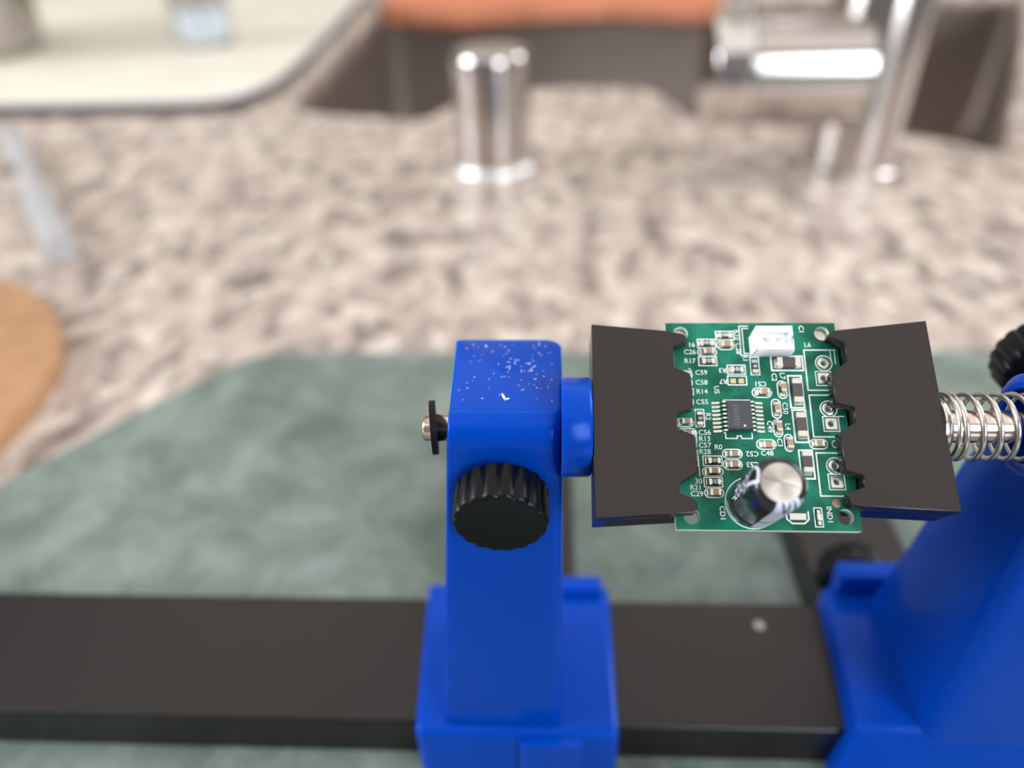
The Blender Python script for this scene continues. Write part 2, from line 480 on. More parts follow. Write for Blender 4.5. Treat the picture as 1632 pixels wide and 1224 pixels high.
pt = empty('plant_pot', (-553, 756, 15.05))
tag(pt, 'greige stoneware flower pot with a green leafy plant on the cream board', 'flower pot')
child(MB().lathe([(0, 0.0), (66, 0.0), (71, 3), (77, 70), (78, 104), (74, 104), (71, 92), (0, 92)], 56), 'pot', M['stone'], pt, (0, 0, 0), ang=50)
child(MB().lathe([(0, 92.2), (70.5, 92.2), (40, 96), (0, 98)], 40), 'soil', M['soil'], pt, (0, 0, 0))
def leaf(base, az, L, wdt, lift, droop):
    mb = MB(); n = 10
    vs = []
    for i in range(n + 1):
        t = i / n
        r_ = L * t
        z = lift * t - droop * t * t
        w = wdt * math.sin(PI * min(1, 0.06 + t * 0.94)) ** 0.8
        c, s_ = math.cos(az), math.sin(az)
        for k, (o_, dz) in enumerate(((-1, 2.0), (0, 0), (1, 2.0))):
            vs.append((base[0] + c * r_ - s_ * w * o_, base[1] + s_ * r_ + c * w * o_, base[2] + z + dz * w / max(wdt, 1)))
    fs = []
    for i in range(n):
        for k in range(2):
            a = i * 3 + k
            fs.append((a, a + 1, a + 4, a + 3))
    mb.add(vs, fs)
    return mb
random.seed(4)
for k in range(9):
    az = -0.12 + k * 0.7
    lo = child(leaf((8 * math.cos(az), 8 * math.sin(az), 96), az, (86 if k == 0 else 96 + (k % 3) * 9), 15, (84 if k == 0 else 70 - (k % 4) * 8), (150 if k == 0 else 88 + (k % 3) * 16)), 'leaf', M['leaf'], pt, (0, 0, 0))
    sm = lo.modifiers.new('thick', 'SOLIDIFY'); sm.thickness = 0.0006

gl = empty('drinking_glass', (-322, 770, 15.05))
tag(gl, 'clear tumbler holding white wax at its bottom on the cream board', 'glass')
child(MB().lathe([(0, 0.05), (23, 0.05), (25, 3), (30, 105), (28.6, 105), (23.6, 6), (0, 6)], 48), 'tumbler', M['glass'], gl, (0, 0, 0), ang=60)
child(MB().lathe([(0, 6.2), (23.0, 6.2), (24.2, 30), (0, 30)], 40), 'wax', M['wax'], gl, (0, 0, 0), ang=50)

ck = MB().lathe([(0, 0.05), (105, 0.05), (106, 1), (106, 7), (104.5, 8), (0, 8)], 96).build('cork_trivet', M['cork'], None)
ck.location = Vector((-288, 207, 0)) * MM
tag(ck, 'round tan cork trivet lying on the granite beside the green mat', 'trivet')

st = empty('plastic_stick', (-303, 428, 0))
tag(st, 'frosted clear plastic stick lying on the granite in front of the cream board', 'plastic stick')
d0, d1 = Vector((-366, 514, 8.1)), Vector((-236, 335, 8.1))
def sp(t): return d0.lerp(d1, t)
child(MB().tube([sp(0), sp(0.02), sp(0.2), sp(0.3)], [6, 8.0, 8.0, 5.5], 16), 'end_cap', M['frost'], st, (-303, 428, 0))
child(MB().tube([sp(0.3), sp(0.45), sp(0.55), sp(0.9), sp(1.0)], [4, 5.5, 8, 8, 7], 16), 'barrel', M['frost'], st, (-303, 428, 0))

# ------------------------------------------------------------------ circuit board holder
HO = (25, 105, 2)
hold = empty('circuit_board_holder', HO)
tag(hold, 'black and blue clamping stand on the green mat gripping a circuit board between two jaws', 'board holder')
def hp(mb, name, m, parent=hold, **kw):
    return mb.build(name, m, parent, offset=HO if parent is hold else (0, 0, 0), **kw)
def hsub(mb, name, m, parent, **kw):        # sub-part in the same coordinates
    return mb.build(name, m, parent, offset=HO, **kw)

rail = hp(MB().box(-330, 118, 90.8, 123, 2.05, 14), 'base_rail', M['black_metal'], bevel=0.7)
rv = MB().lathe([(0, 0), (1.35, 0), (1.2, 0.35), (0, 0.5)], 20, Matrix.Translation((49.2, 116.5, 14)))
hsub(rv, 'rivet', M['rivet'], rail)
for x0, x1 in ((-24, 7.2), (65.3, 92)):
    hp(MB().box(x0, x1, 123.2, 204, 2.05, 14), 'cross_rail', M['black_metal'], bevel=0.7)

def bevel_edges(o, tests, clamp=True):
    """bevel chosen edges of a mesh: tests = list of (function(mid_mm, dir), width_mm, segments)"""
    me = o.data
    bm = bmesh.new(); bm.from_mesh(me)
    for fn, wd, sg in tests:
        bm.normal_update(); es = []
        for e in bm.edges:
            if len(e.link_faces) != 2 or e.calc_face_angle(0) < R(25): continue
            a, b = e.verts[0].co / MM, e.verts[1].co / MM
            mid = (a + b) / 2 + Vector(HO); d = (b - a).normalized()
            if fn(mid, d): es.append(e)
        if es: bmesh.ops.bevel(bm, geom=es, offset=wd * MM, segments=sg, profile=0.5, affect='EDGES', clamp_overlap=clamp)
    bm.to_mesh(me); bm.free()
    for p in me.polygons: p.use_smooth = True
    me.set_sharp_from_angle(angle=R(42))

def thumb_screw(name, center, outward, r=7.2, length=6.5, parent=hold, shaft=0):
    """scalloped knob; outward = unit axis, center of its outer face"""
    mb = MB()
    n, lobes = 144, 18
    prof = []
    for k in range(n):
        a = 2 * PI * k / n
        prof.append(r - 0.42 + 0.42 * abs(math.cos(lobes * a / 2)) ** 0.8)
    q = Vector((0, 0, 1)).rotation_difference(Vector(outward)).to_matrix().to_4x4()
    mtx = Matrix.Translation(Vector(center)) @ q
    rings = [(0, -length, 0.8), (1, -length, 0.9), (1, -length + 0.5, 1.0), (1, -0.7, 1.0), (1, -0.15, 0.955), (1, 0, 0.91), (1, -0.12, 0.86)]
    idx = []
    for kind, z, s_ in rings:
        if kind == 0: continue
        row = []
        for k in range(n):
            a = 2 * PI * k / n
            mb.v.append(tuple(mtx @ Vector((prof[k] * s_ * math.cos(a), prof[k] * s_ * math.sin(a), z)))); row.append(len(mb.v) - 1)
        idx.append(row)
    for A, B in zip(idx[:-1], idx[1:]):
        for k in range(n):
            j = (k + 1) % n
            mb.f.append((A[k], A[j], B[j], B[k])); mb.m.append(0)
    mb.f.append(tuple(reversed(idx[0]))); mb.f.append(tuple(idx[-1])); mb.m += [0, 0]
    if shaft:
        mb.lathe([(0, -length - shaft), (2, -length - shaft), (2, -length + 0.1), (0, -length + 0.1)], 20, mtx)
    return hp(mb, name, M['black_knob'], ang=50)

# left support: saddle over the rail plus tapered upright
sup = empty('sliding_support', (0, 0, 0), parent=hold)
sad = hsub(MB().hexa([(-26.4, 86.2), (14.6, 86.2), (14.7, 125), (-29, 125)], 2.05, [(-26.7, 86.2), (14.6, 86.2), (14.7, 124.6), (-28.6, 124.6)], 18), 'saddle', M['blue'], sup)
bevel_edges(sad, [(lambda m, d: m.z > 17 or abs(d.z) > 0.9, 1.6, 4)])
rib = MB().box(-5.4, 7.2, 84.4, 88, 2.05, 17.0)
ribo = hsub(rib, 'nut_boss', M['blue'], sup); bevel_edges(ribo, [(lambda m, d: abs(d.z) > 0.9 and m.y < 86, 1.0, 3)])
stp = hsub(MB().box(3.5, 13, 121, 125.2, 14, 20.5), 'rear_lip', M['blue'], sup); bevel_edges(stp, [(lambda m, d: True, 0.8, 2)])
def rrect(x0, x1, y0, y1, rads, n=7):
    """rounded rectangle; radii for front-left, front-right, rear-right, rear-left"""
    out = []
    for (cx, cy, sx, sy, a0), r in zip(((x0, y0, 1, 1, 180), (x1, y0, -1, 1, 270), (x1, y1, -1, -1, 0), (x0, y1, 1, -1, 90)), rads):
        for k in range(n):
            a = R(a0 + 90 * k / (n - 1))
            out.append((cx + sx * r + r * math.cos(a), cy + sy * r + r * math.sin(a)))
    return out
def upright_mesh():
    mb = MB()
    def sec(z):
        t = (z - 17) / 78.5
        return [-20.8 + 6.3 * t, 3.1 - 0.8 * t, 88.3 - 1.3 * t, 114 - 3.2 * t]
    lv = [(17, 0, 0), (40, 0, 0), (65, 0, 0), (91.0, 0, 0)]
    for k in range(1, 9):
        a = PI / 2 * k / 9
        lv.append((91.0 + 4.5 * math.sin(a), 4.5 * (1 - math.cos(a)), 0))
    lv += [(95.35, 4.5 * 0.83, 0.05), (95.5, 4.5, 0.3)]
    n = None
    for z, dy, ins in lv:
        x0, x1, y0, y1 = sec(z)
        p = rrect(x0 + ins, x1 - ins, y0 + dy, y1 - ins, (0.5, 2.0, 2.6, 0.5))
        n = len(p)
        sk = 0.9 * (z - 17) / 78.5
        mb.v += [(x - sk * max(0, (y - y0 - dy) / (y1 - y0 - dy)) * (x1 - x) / (x1 - x0), y, z) for x, y in p]
    for q in range(len(lv) - 1):
        for k in range(n):
            j = (k + 1) % n
            mb.f.append((q * n + k, q * n + j, (q + 1) * n + j, (q + 1) * n + k)); mb.m.append(0)
    mb.f.append(tuple(reversed(range(n)))); mb.f.append(tuple(range((len(lv) - 1) * n, len(lv) * n))); mb.m += [0, 0]
    return mb
post = hsub(upright_mesh(), 'upright', M['blue'], sup, ang=50)
boss = MB().lathe([(0, 0), (7.55, 0), (7.55, 4.0), (7.2, 4.4), (0, 4.4)], 64, Matrix.Translation((2.1, 92, 91.6)) @ Matrix.Rotation(R(90), 4, 'Y'))
hsub(boss, 'bearing_boss', M['blue'], sup, ang=50)

# white dust flecks on the top of the upright
random.seed(7)
dm = MB()
for k in range(85):
    x = random.uniform(-13.6, 0.8); y = random.triangular(92.5, 110, 109) if k % 4 else random.uniform(93, 100)
    a = random.uniform(0, PI); L = random.choice([0.07, 0.09, 0.12, 0.2]) ; w = 0.045
    if k == 0: x, y, L, w, a = -6.6, 94.3, 0.85, 0.2, 1.9
    if k == 1: x, y, L, w, a = -6.1, 93.7, 0.45, 0.18, 0.5
    if k in (2, 3): x, y, L, w, a = (-10.2, 108.6, 0.3, 0.12, 2.0) if k == 2 else (-1.4, 109, 0.16, 0.1, 1.0)
    if 4 <= k < 14: L = random.uniform(0.3, 0.6); x = random.uniform(-8, 0); y = random.uniform(101, 106)
    c, s_ = math.cos(a), math.sin(a)
    z = 95.505
    P = [(x + c * i * L - s_ * j * w, y + s_ * i * L + c * j * w) for i, j in ((-1, -.6), (0, -1), (1, -.5), (1, .6), (0, 1), (-1, .5))]
    dm.prism(P, z, z + 0.04)
d_o = hsub(dm, 'dust', M['dust'], sup, smooth=False); tag(d_o, 'white dust flecks', kind='stuff')

thumb_screw('thumb_screw', (-6.9, 80.8, 81.9), (0, -0.985, -0.17), shaft=1.0)

# pin and retaining clip
pin = MB().lathe([(0, 0), (1.75, 0), (2.1, 0.4), (2.1, 22), (0, 22)], 40, Matrix.Translation((-18.8, 91.7, 91.6)) @ Matrix.Rotation(R(90), 4, 'Y'))
hp(pin, 'axle_pin', M['brass_steel'], ang=50)
cl = []
for k in range(25):
    a = R(125 + k * 290 / 24); cl.append((4.15 * math.cos(a), 4.15 * math.sin(a)))
inner = []
for k in range(25):
    a = R(125 + k * 290 / 24); rr_ = 2.12 if k % 6 else 2.12; inner.append((rr_ * math.cos(a), rr_ * math.sin(a)))
clip = MB()
nC = 25
for z in (-0.45, 0.45):
    clip.v += [(*p, z) for p in cl] + [(*p, z) for p in inner]
for k in range(nC - 1):
    o0, i0, o1, i1 = k, nC + k, 2 * nC + k, 3 * nC + k
    clip.f += [(o0, o0 + 1, i0 + 1, i0), (o1, i1, i1 + 1, o1 + 1), (o0, o1, o1 + 1, o0 + 1), (i0, i0 + 1, i1 + 1, i1)]
clip.f += [(0, nC, 3 * nC, 2 * nC), (nC - 1, 3 * nC - 1, 4 * nC - 1, 2 * nC - 1 + nC - nC)]
clip.f[-1] = (nC - 1, 2 * nC - 1, 4 * nC - 1, 3 * nC - 1)
clip.m = [0] * len(clip.f)
mt = Matrix.Translation((-17.2, 91.7, 91.6)) @ Matrix.Rotation(R(8), 4, 'Z') @ Matrix.Rotation(R(90), 4, 'Y')
clip.v = [tuple(mt @ Vector(p)) for p in clip.v]
hp(clip, 'retaining_clip', M['black_knob'], ang=40)

# right support
sup2 = empty('fixed_support', (0, 0, 0), parent=hold)
sad2 = hsub(MB().hexa([(58.6, 85.5), (121, 84.5), (121, 125), (64.2, 125)], 2.05, [(61.4, 88.4), (121, 88.0), (121, 124.4), (64.8, 124.4)], 19), 'saddle', M['blue'], sup2)
bevel_edges(sad2, [(lambda m, d: m.z > 18 or abs(d.z) > 0.7, 1.4, 4)])
stp2 = hsub(MB().box(67.2, 86, 121.5, 126.6, 14, 25.2), 'rear_lip', M['blue'], sup2); bevel_edges(stp2, [(lambda m, d: True, 1.0, 2)])
prof = [(86.2, 18), (86.2, 97), (92, 97.5), (98, 94), (103.5, 84), (107.6, 72), (113.2, 45), (117, 30), (120, 18)]
up2 = MB()
nP = len(prof)
for x, sh in ((74.0, 0), (96.0, 0)):
    up2.v += [(x, y, z) for y, z in prof]
up2.f = [tuple(range(nP)), tuple(reversed(range(nP, 2 * nP)))] + [(i, nP + i, nP + (i + 1) % nP, (i + 1) % nP) for i in range(nP)]
up2.m = [0] * len(up2.f)
up2o = hsub(up2, 'upright', M['blue'], sup2)
bevel_edges(up2o, [(lambda m, d: m.x < 75 and m.y < 87 and abs(d.z) > 0.9, 3.4, 5), (lambda m, d: m.x < 75 and m.y > 87 and m.z > 19, 0.9, 3)])
boss2 = MB().lathe([(5.6, 4.6), (5.6, 0.2), (6.0, 0), (7.3, 0), (7.7, 0.4), (7.7, 5.5)], 64, Matrix.Translation((69.6, 92, 92.2)) @ Matrix.Rotation(R(90), 4, 'Y'))
b2 = hsub(boss2, 'bearing_boss', M['blue'], sup2, ang=50)
thumb_screw('thumb_screw', (85, 118, 88.2), (0, 1, 0), shaft=9)
thumb_screw('thumb_screw', (73.5, 133.6, 17.6), (0, 1, 0), shaft=1.5)

# spring shaft, collar and spring on the right
AX = (91.8, 92.2)
XM = lambda x: Matrix.Translation((x, AX[0], AX[1])) @ Matrix.Rotation(R(90), 4, 'Y')
hp(MB().lathe([(0, 0), (2.4, 0), (2.4, 17.5), (0, 17.5)], 40, XM(56.8)), 'spring_shaft', M['brass_steel'], ang=50)
hp(MB().lathe([(0, 0), (4.6, 0), (4.6, 0.9), (4.3, 1.2), (0, 1.2)], 40, XM(56.4)), 'collar', M['steel'], ang=50)
pts = []
turns = 6.6; x0 = 58.0
nseg = 40
tot = int(turns * nseg)
for k in range(tot + 1):
    t = k / nseg
    x = x0 + (0.75 * t if t < 1.2 else 0.9 + 2.35 * (t - 1.2))
    a = 2 * PI * t + 0.6
    pts.append((x, AX[0] + 4.75 * math.cos(a), AX[1] + 4.75 * math.sin(a)))
hp(MB().tube(pts, 0.40, 10), 'spring', M['spring'], ang=60)

# jaws (tilted with the board)
BC = Vector((31.14, 91.44, 93.15)); TILT = R(35.0)
BM = Matrix.Translation(BC * MM) @ Matrix.Rotation(TILT, 4, 'X')
HM = Matrix.Translation(Vector(HO) * MM)
JL = [(-24.45, 14.45), (-13.4, 13.4), (-10.83, 12.9), (-10.35, 12.5), (-10.24, 11.7), (-12.3, 10.85), (-12.3, 7.6), (-10.15, 6.5), (-9.97, 6.0), (-9.97, 1.2), (-12.42, 0.3), (-12.36, -1.9), (-10.1, -2.9), (-9.88, -3.5), (-9.93, -8.4), (-12.5, -9.95), (-12.48, -11.25), (-10.35, -12.2), (-10.2, -12.62), (-10.27, -13.7), (-10.64, -14.12), (-24.51, -15.13)]
JR = [(11.6, 13.4), (25.29, 15.0), (25.44, -13.67), (11.1, -12.94), (10.6, -12.65), (10.62, -11.2), (12.87, -10.3), (13.0, -8.7), (10.6, -8.0), (10.53, -2.34), (12.85, -0.93), (13.0, 1.34), (10.4, 1.99), (10.5, 6.84), (12.95, 8.42), (12.9, 11.53), (10.75, 12.3), (10.9, 13.0)]
def jaw(name, lip, sgn, outer):
    root = empty(name, (0, 0, 0), parent=hold)
    root.matrix_local = HM.inverted() @ BM
    curve_plate('lip', lip, [], 0.72, 3.0, M['black_gloss'], root, 0.12)
    (xa, ya), (xb, yb) = outer
    e = 13.25 * sgn
    e2 = 11.95 * sgn
    yy0 = -14.3 if sgn < 0 else -13.05
    yy1 = 13.35
    mb = MB()
    mb.prism([(xa, ya - 0.1), (xb, yb + 0.1), (e2, yy0 + 0.1), (e2, yy1 - 0.1)], -5.0, -1.66)
    mb.prism([(xa, ya - 0.1), (xb, yb + 0.1), (e, yy0 - 0.05), (e, yy1 + 0.0)], -1.70, 0.76)
    mb.build('jaw_body', M['black_gloss'], root, bevel=0.15, seg=2)
    return root
jaw('clamp_jaw', JL, -1, ((-24.42, 14.45), (-24.48, -15.13)))
jaw('clamp_jaw', JR, 1, ((25.27, 15.0), (25.42, -13.67)))

# ------------------------------------------------------------------ circuit board
pcb = empty('circuit_board', BC, (TILT, 0, 0))
tag(pcb, 'small green circuit board with a black can capacitor clamped between the black jaws', 'circuit board')
pads_round = [(10.6, 9.32), (10.45, 2.06), (10.34, -6.61)]
pads_sq = [(10.3, 6.86), (10.55, -0.26), (10.3, -8.94)]
outer = [(-12.88, -15.98), (12.95, -15.98), (12.95, 15.98), (-12.88, 15.98)]
mholes = [circle(x, y, 1.13) for x, y in ((-10.6, 14.2), (10.85, 14.2), (-10.6, -14.1), (10.9, -14.0))]
tholes = [circle(x, y, 0.5, 16) for x, y in pads_round + pads_sq]
curve_plate('substrate', outer, mholes + tholes, -1.6, 0, [M['pcb'], M['fr4']], pcb, 0)

class Silk(MB):
    def line(s, pts, w=0.19, closed=False, z=0.012):
        P = [Vector(p) for p in pts]
        if closed: P = P + [P[0], P[1]]
        n = len(P)
        L, Rr = [], []
        for i in range(n):
            if i == 0: d = (P[1] - P[0]).normalized(); m_ = Vector((-d.y, d.x)); k = 1
            elif i == n - 1: d = (P[-1] - P[-2]).normalized(); m_ = Vector((-d.y, d.x)); k = 1
            else:
                d1, d2 = (P[i] - P[i - 1]).normalized(), (P[i + 1] - P[i]).normalized()
                m_ = Vector((-(d1 + d2).y, (d1 + d2).x)).normalized()
                k = 1 / max(0.5, m_.dot(Vector((-d1.y, d1.x))))
            L.append(P[i] + m_ * k * w / 2); Rr.append(P[i] - m_ * k * w / 2)
        if closed: L[0], Rr[0] = L[-2], Rr[-2]; L, Rr = L[:-1], Rr[:-1]; n -= 1
        vs = [(p.x, p.y, z) for p in L] + [(p.x, p.y, z) for p in Rr]
        s.add(vs, [(i, i + 1, n + i + 1, n + i) for i in range(n - 1)])
    def rect(s, cx, cy, w, h, lw=0.19):
        s.line([(cx - w / 2, cy - h / 2), (cx + w / 2, cy - h / 2), (cx + w / 2, cy + h / 2), (cx - w / 2, cy + h / 2)], lw, True)
    def capsule(s, cx, cy, w, h, lw=0.19):
        r = min(w, h) / 2; pts = []
        hx, hy = w / 2 - r, h / 2 - r
        for q, (sx, sy) in enumerate(((1, 1), (-1, 1), (-1, -1), (1, -1))):
            for k in range(7):
                a = PI / 2 * (q + k / 6)
                pts.append((cx + sx * hx + r * math.cos(a), cy + sy * hy + r * math.sin(a)))
        out = [pts[0]]
        for p in pts[1:]:
            if (Vector(p) - Vector(out[-1])).length > 1e-4: out.append(p)
        if (Vector(out[0]) - Vector(out[-1])).length < 1e-4: out.pop()
        s.line(out, lw, True)
silk = Silk()
LAND = MB()       # tinned lands beside the parts

def chip_part(kind, outl, body, code=None):
    ox, oy, ow, oh = outl; bx, by, bw, bh = body
    (silk.capsule if kind == 'cap' else silk.rect)(ox, oy, ow, oh, 0.26 if kind == 'ind' else 0.17)
    horiz = ow > oh
    # lands
    for s_ in (-1, 1):
        if horiz: LAND.box(ox + s_ * ow * 0.29 - ow * 0.10, ox + s_ * ow * 0.29 + ow * 0.10, oy - oh * 0.30, oy + oh * 0.30, 0.002, 0.03)
        else: LAND.box(ox - ow * 0.30, ox + ow * 0.30, oy + s_ * oh * 0.29 - oh * 0.10, oy + s_ * oh * 0.29 + oh * 0.10, 0.002, 0.03)
    nm, m_, h = {'cap': ('chip_capacitor', M['tan'], 0.62), 'res': ('chip_resistor', M['resistor'], 0.45), 'ind': ('chip_inductor', M['inductor'], 0.95)}[kind]
    e = 0.23
    if horiz: bb = (bx - bw / 2 + bw * e * 0.9, bx + bw / 2 - bw * e * 0.9, by - bh / 2, by + bh / 2)
    else: bb = (bx - bw / 2, bx + bw / 2, by - bh / 2 + bh * e * 0.9, by + bh / 2 - bh * e * 0.9)
    root = MB().box(*bb, 0.03, h).build(nm, m_, pcb, bevel=0.05, seg=2)
    for s_ in (-1, 1):
        mb = MB()
        if horiz: x0 = bx + s_ * bw / 2; x1 = bx + s_ * (bw / 2 - bw * e); mb.box(min(x0, x1), max(x0, x1), by - bh / 2 - 0.02, by + bh / 2 + 0.02, 0.03, h + 0.02)
        else: y0 = by + s_ * bh / 2; y1 = by + s_ * (bh / 2 - bh * e); mb.box(bx - bw / 2 - 0.02, bx + bw / 2 + 0.02, min(y0, y1), max(y0, y1), 0.03, h + 0.02)
        # solder fillet
        if horiz: mb.hexa([(x0 - 0.02, by - bh / 2), (x0 + s_ * 0.28, by - bh / 2), (x0 + s_ * 0.28, by + bh / 2), (x0 - 0.02, by + bh / 2)], 0.02,
                          [(x0 - 0.02, by - bh / 2 + .05), (x0 + s_ * 0.04, by - bh / 2 + .05), (x0 + s_ * 0.04, by + bh / 2 - .05), (x0 - 0.02, by + bh / 2 - .05)], h * 0.7)
        else: mb.hexa([(bx - bw / 2, y0 - 0.02), (bx + bw / 2, y0 - 0.02), (bx + bw / 2, y0 + s_ * 0.28), (bx - bw / 2, y0 + s_ * 0.28)], 0.02,
                      [(bx - bw / 2 + .05, y0 - 0.02), (bx + bw / 2 - .05, y0 - 0.02), (bx + bw / 2 - .05, y0 + s_ * 0.04), (bx - bw / 2 + .05, y0 + s_ * 0.04)], h * 0.7)
        mb.build('terminal', M['tin'], root, bevel=0.04, seg=1)
    if code:
        mb = MB()
        for vs, fs in text_mesh([(code, bx, by, min(bw, bh) * 0.95, 0 if horiz else -90)]):
            mb.add([(x, y, h + 0.012) for x, y, z in vs], fs)
        mb.build('code_print', M['silk'], root, smooth=False)
    return root
RES = [((-3.85, 13.88, 2.79, 1.39), (-3.91, 13.8, 2.0, 0.79), '100'), ((-6.72, 12.55, 2.74, 1.40), (-6.74, 12.5, 2.0, 0.84), '101'),
       ((-6.74, 9.62, 2.72, 1.45), (-6.66, 9.55, 1.95, 0.87), '103'), ((-2.54, 8.25, 2.69, 1.45), (-2.5, 8.15, 1.95, 0.9), '101'),
       ((0.27, 8.85, 1.28, 2.86), (0.22, 8.68, 0.8, 2.0), '0'), ((-8.5, 0.55, 1.28, 2.66), (-8.55, 0.40, 0.82, 1.95), '0'),
       ((-7.1, -5.97, 2.73, 1.46), (-6.9, -6.0, 1.7, 0.8), '101'), ((-7.21, -9.13, 2.61, 1.38), (-7.05, -9.14, 1.65, 0.82), '103')]
CAP = [((-3.85, 12.3, 2.62, 1.55), (-3.70, 12.36, 1.7, 0.92)), ((-6.72, 11.08, 2.86, 1.25), (-6.55, 11.14, 1.6, 0.76)),
       ((3.97, 5.05, 1.31, 2.78), (4.12, 5.38, 0.7, 1.5)), ((0.93, 4.57, 2.84, 1.5), (1.25, 4.66, 1.6, 0.85)),
       ((2.82, 2.04, 1.32, 2.97), (2.91, 2.13, 0.74, 1.6)), ((2.77, -0.98, 1.21, 2.62), (2.91, -0.72, 0.74, 1.55)),
       ((8.37, -3.36, 2.56, 1.42), (8.37, -3.34, 1.45, 0.9)), ((0.85, -3.45, 2.8, 1.44), (1.08, -3.54, 1.65, 0.85)),
       ((4.11, -3.19, 1.2, 2.58), (4.25, -3.27, 0.78, 1.6)), ((-4.17, -4.9, 2.82, 1.36), (-3.91, -4.95, 1.55, 0.8)),
       ((-4.25, -6.53, 2.71, 1.42), (-4.0, -6.58, 1.5, 0.82)), ((-7.17, -7.59, 2.94, 1.25), (-7.0, -7.51, 1.62, 0.78)),
       ((-7.19, -10.68, 2.7, 1.32), (-7.07, -10.66, 1.5, 0.9)), ((-10.75, -0.16, 2.5, 1.27), (-10.5, -0.05, 1.45, 0.78)),
       ((-10.6, 7.35, 2.7, 1.3), (-10.55, 7.25, 1.55, 0.62)), ((-10.5, -1.75, 2.7, 1.3), (-10.4, -1.85, 1.55, 0.62))]
IND = [((5.11, 9.29, 4.69, 2.31), (5.15, 9.14, 3.5, 1.5)), ((5.99, 4.73, 1.98, 5.06), (6.05, 4.69, 1.3, 3.8)),
       ((6.06, -0.62, 1.9, 4.95), (6.08, -0.6, 1.3, 3.7)), ((6.35, -6.4, 1.9, 4.2), (6.3, -6.2, 1.2, 3.0))]
for o_, b_, c_ in RES: chip_part('res', o_, b_, c_)
for o_, b_ in CAP: chip_part('cap', o_, b_)
for o_, b_ in IND: chip_part('ind', o_, b_)

# empty landings
silk.rect(-2.55, 6.5, 2.78, 1.42, 0.17)
GOLD = MB()
for x in (-3.15, -1.95): GOLD.box(x - 0.42, x + 0.42, 6.42 - 0.4, 6.42 + 0.4, 0.002, 0.05)
GOLD.build('empty_pad', M['gold'], pcb, bevel=0.03, seg=1)
silk.rect(7.13, -14.06, 1.09, 2.68, 0.15)
rp = MB().box(6.78, 7.48, -14.5, -13.6, 0.02, 0.42).box(6.85, 7.4, -13.55, -13.05, 0.02, 0.3).box(6.85, 7.4, -15.15, -14.55, 0.02, 0.3)
rp.build('jumper_link', M['lead'], pcb, bevel=0.08, seg=2)
silk.line([(2.7, -13.2), (2.7, -14.3), (3.4, -14.95), (5.1, -14.95), (5.75, -14.4), (5.75, -13.2)], 0.22)
MB().box(3.1, 5.45, -14.45, -13.5, 0.002, 0.06).build('solder_pad', M['tin'], pcb, bevel=0.04, seg=1)

# through-hole pads on the right
for i, (x, y) in enumerate(pads_round):
    mb = MB().lathe([(0.5, -1.0), (0.5, 0.06), (0.86, 0.06), (0.95, 0.004)], 28, Matrix.Translation((x, y, 0)))
    mb.build('ring_pad', M['tin'], pcb, ang=50)
    silk.line(circle(x, y, 1.22, 30), 0.16, True)
for i, (x, y) in enumerate(pads_sq):
    me_ = curve_plate('square_pad', rounded([(x - .85, y - .85), (x + .85, y - .85), (x + .85, y + .85), (x - .85, y + .85)], 0.15, 2), [circle(x, y, 0.5, 16)], 0.002, 0.07, M['tin'], pcb)
    silk.rect(x, y, 2.25, 2.25, 0.16)
for (ya, yb) in ((11.46, 4.98), (4.2, -2.25), (-4.68, -11.0)):
    silk.line([(12.6, ya), (7.85, ya), (7.8, yb), (12.6, yb)], 0.21)
silk.line([(11.75, 11.46), (11.75, 9.9)], 0.16); silk.line([(12.35, 11.46), (12.35, 9.2)], 0.16)
silk.line([(11.7, 0.9), (12.6, 0.9)], 0.16)
silk.line(circle(10.85, -3.35, 0.55, 20), 0.13, True)
MB().lathe([(0, 0.01), (0.62, 0.01), (0.62, 0.05), (0.4, 0.09), (0, 0.1)], 22, Matrix.Translation((9.85, -12.05, 0))).build('test_pad', M['tan'], pcb)
# brackets beside C59, C58, R14 ...
for y in (7.75, 6.1, 3.05, -1.72, -3.62):
    silk.line([(-9.85 + 0.55 * math.cos(a) + 0.0, y + 0.72 * math.sin(a)) for a in [R(-75 + k * 15) for k in range(11)]], 0.15)
for y in (4.7, -2.68, -4.9, -6.2): silk.line([(-9.9, y + 0.5), (-9.2, y + 0.5), (-9.2, y - 0.5), (-9.9, y - 0.5)], 0.14)
silk.line([(-9.12, -5.2), (-9.05, -8.3)], 0.14)

TXT = [('16', -9.02, 12.3, 0), ('C26', -9.35, 11.11, 0), ('R17', -9.43, 9.65, 0), ('C59', -7.83, 7.75, 0), ('C58', -7.9, 6.15, 0), ('R14', -7.93, 4.7, 0), ('C55', -8.0, 3.05, 0),
       ('C56', -7.95, -1.71, 0), ('R13', -8.01, -2.68, 0), ('C57', -8.05, -3.65, 0), ('R28', -8.1, -4.63, 0), ('R0', -6.11, -3.92, 0), ('30', -9.29, -9.0, 0), ('R21', -9.75, -9.94, 0), ('C29', -9.65, -10.87, 0),
       ('R3', -4.62, 8.17, 180), ('R7', -4.62, 6.38, 180), ('U5', -5.75, 5.0, -90), ('C51', 0.84, 6.0, 180), ('R10', -2.0, 14.0, -90), ('C28', -2.0, 11.7, -90), ('R1', -1.1, 10.14, -90), ('C2', 2.96, 7.05, -90),
       ('L7', 4.2, 7.26, -90), ('C50', 4.1, 2.13, -90), ('C49', 1.61, -0.73, -90), ('L4', 4.2, -0.72, -90), ('R2', -7.3, 0.8, -90), ('C1', 7.81, 14.9, -90), ('L6', 8.5, 12.3, 0), ('C3', 2.8, -3.16, -90),
       ('C52', -1.3, -4.84, 180), ('C48', 0.85, -4.79, 0), ('C53', -1.39, -6.45, 180), ('CD1', -6.25, -13.6, -90), ('IND1', 8.68, -13.69, -90)]
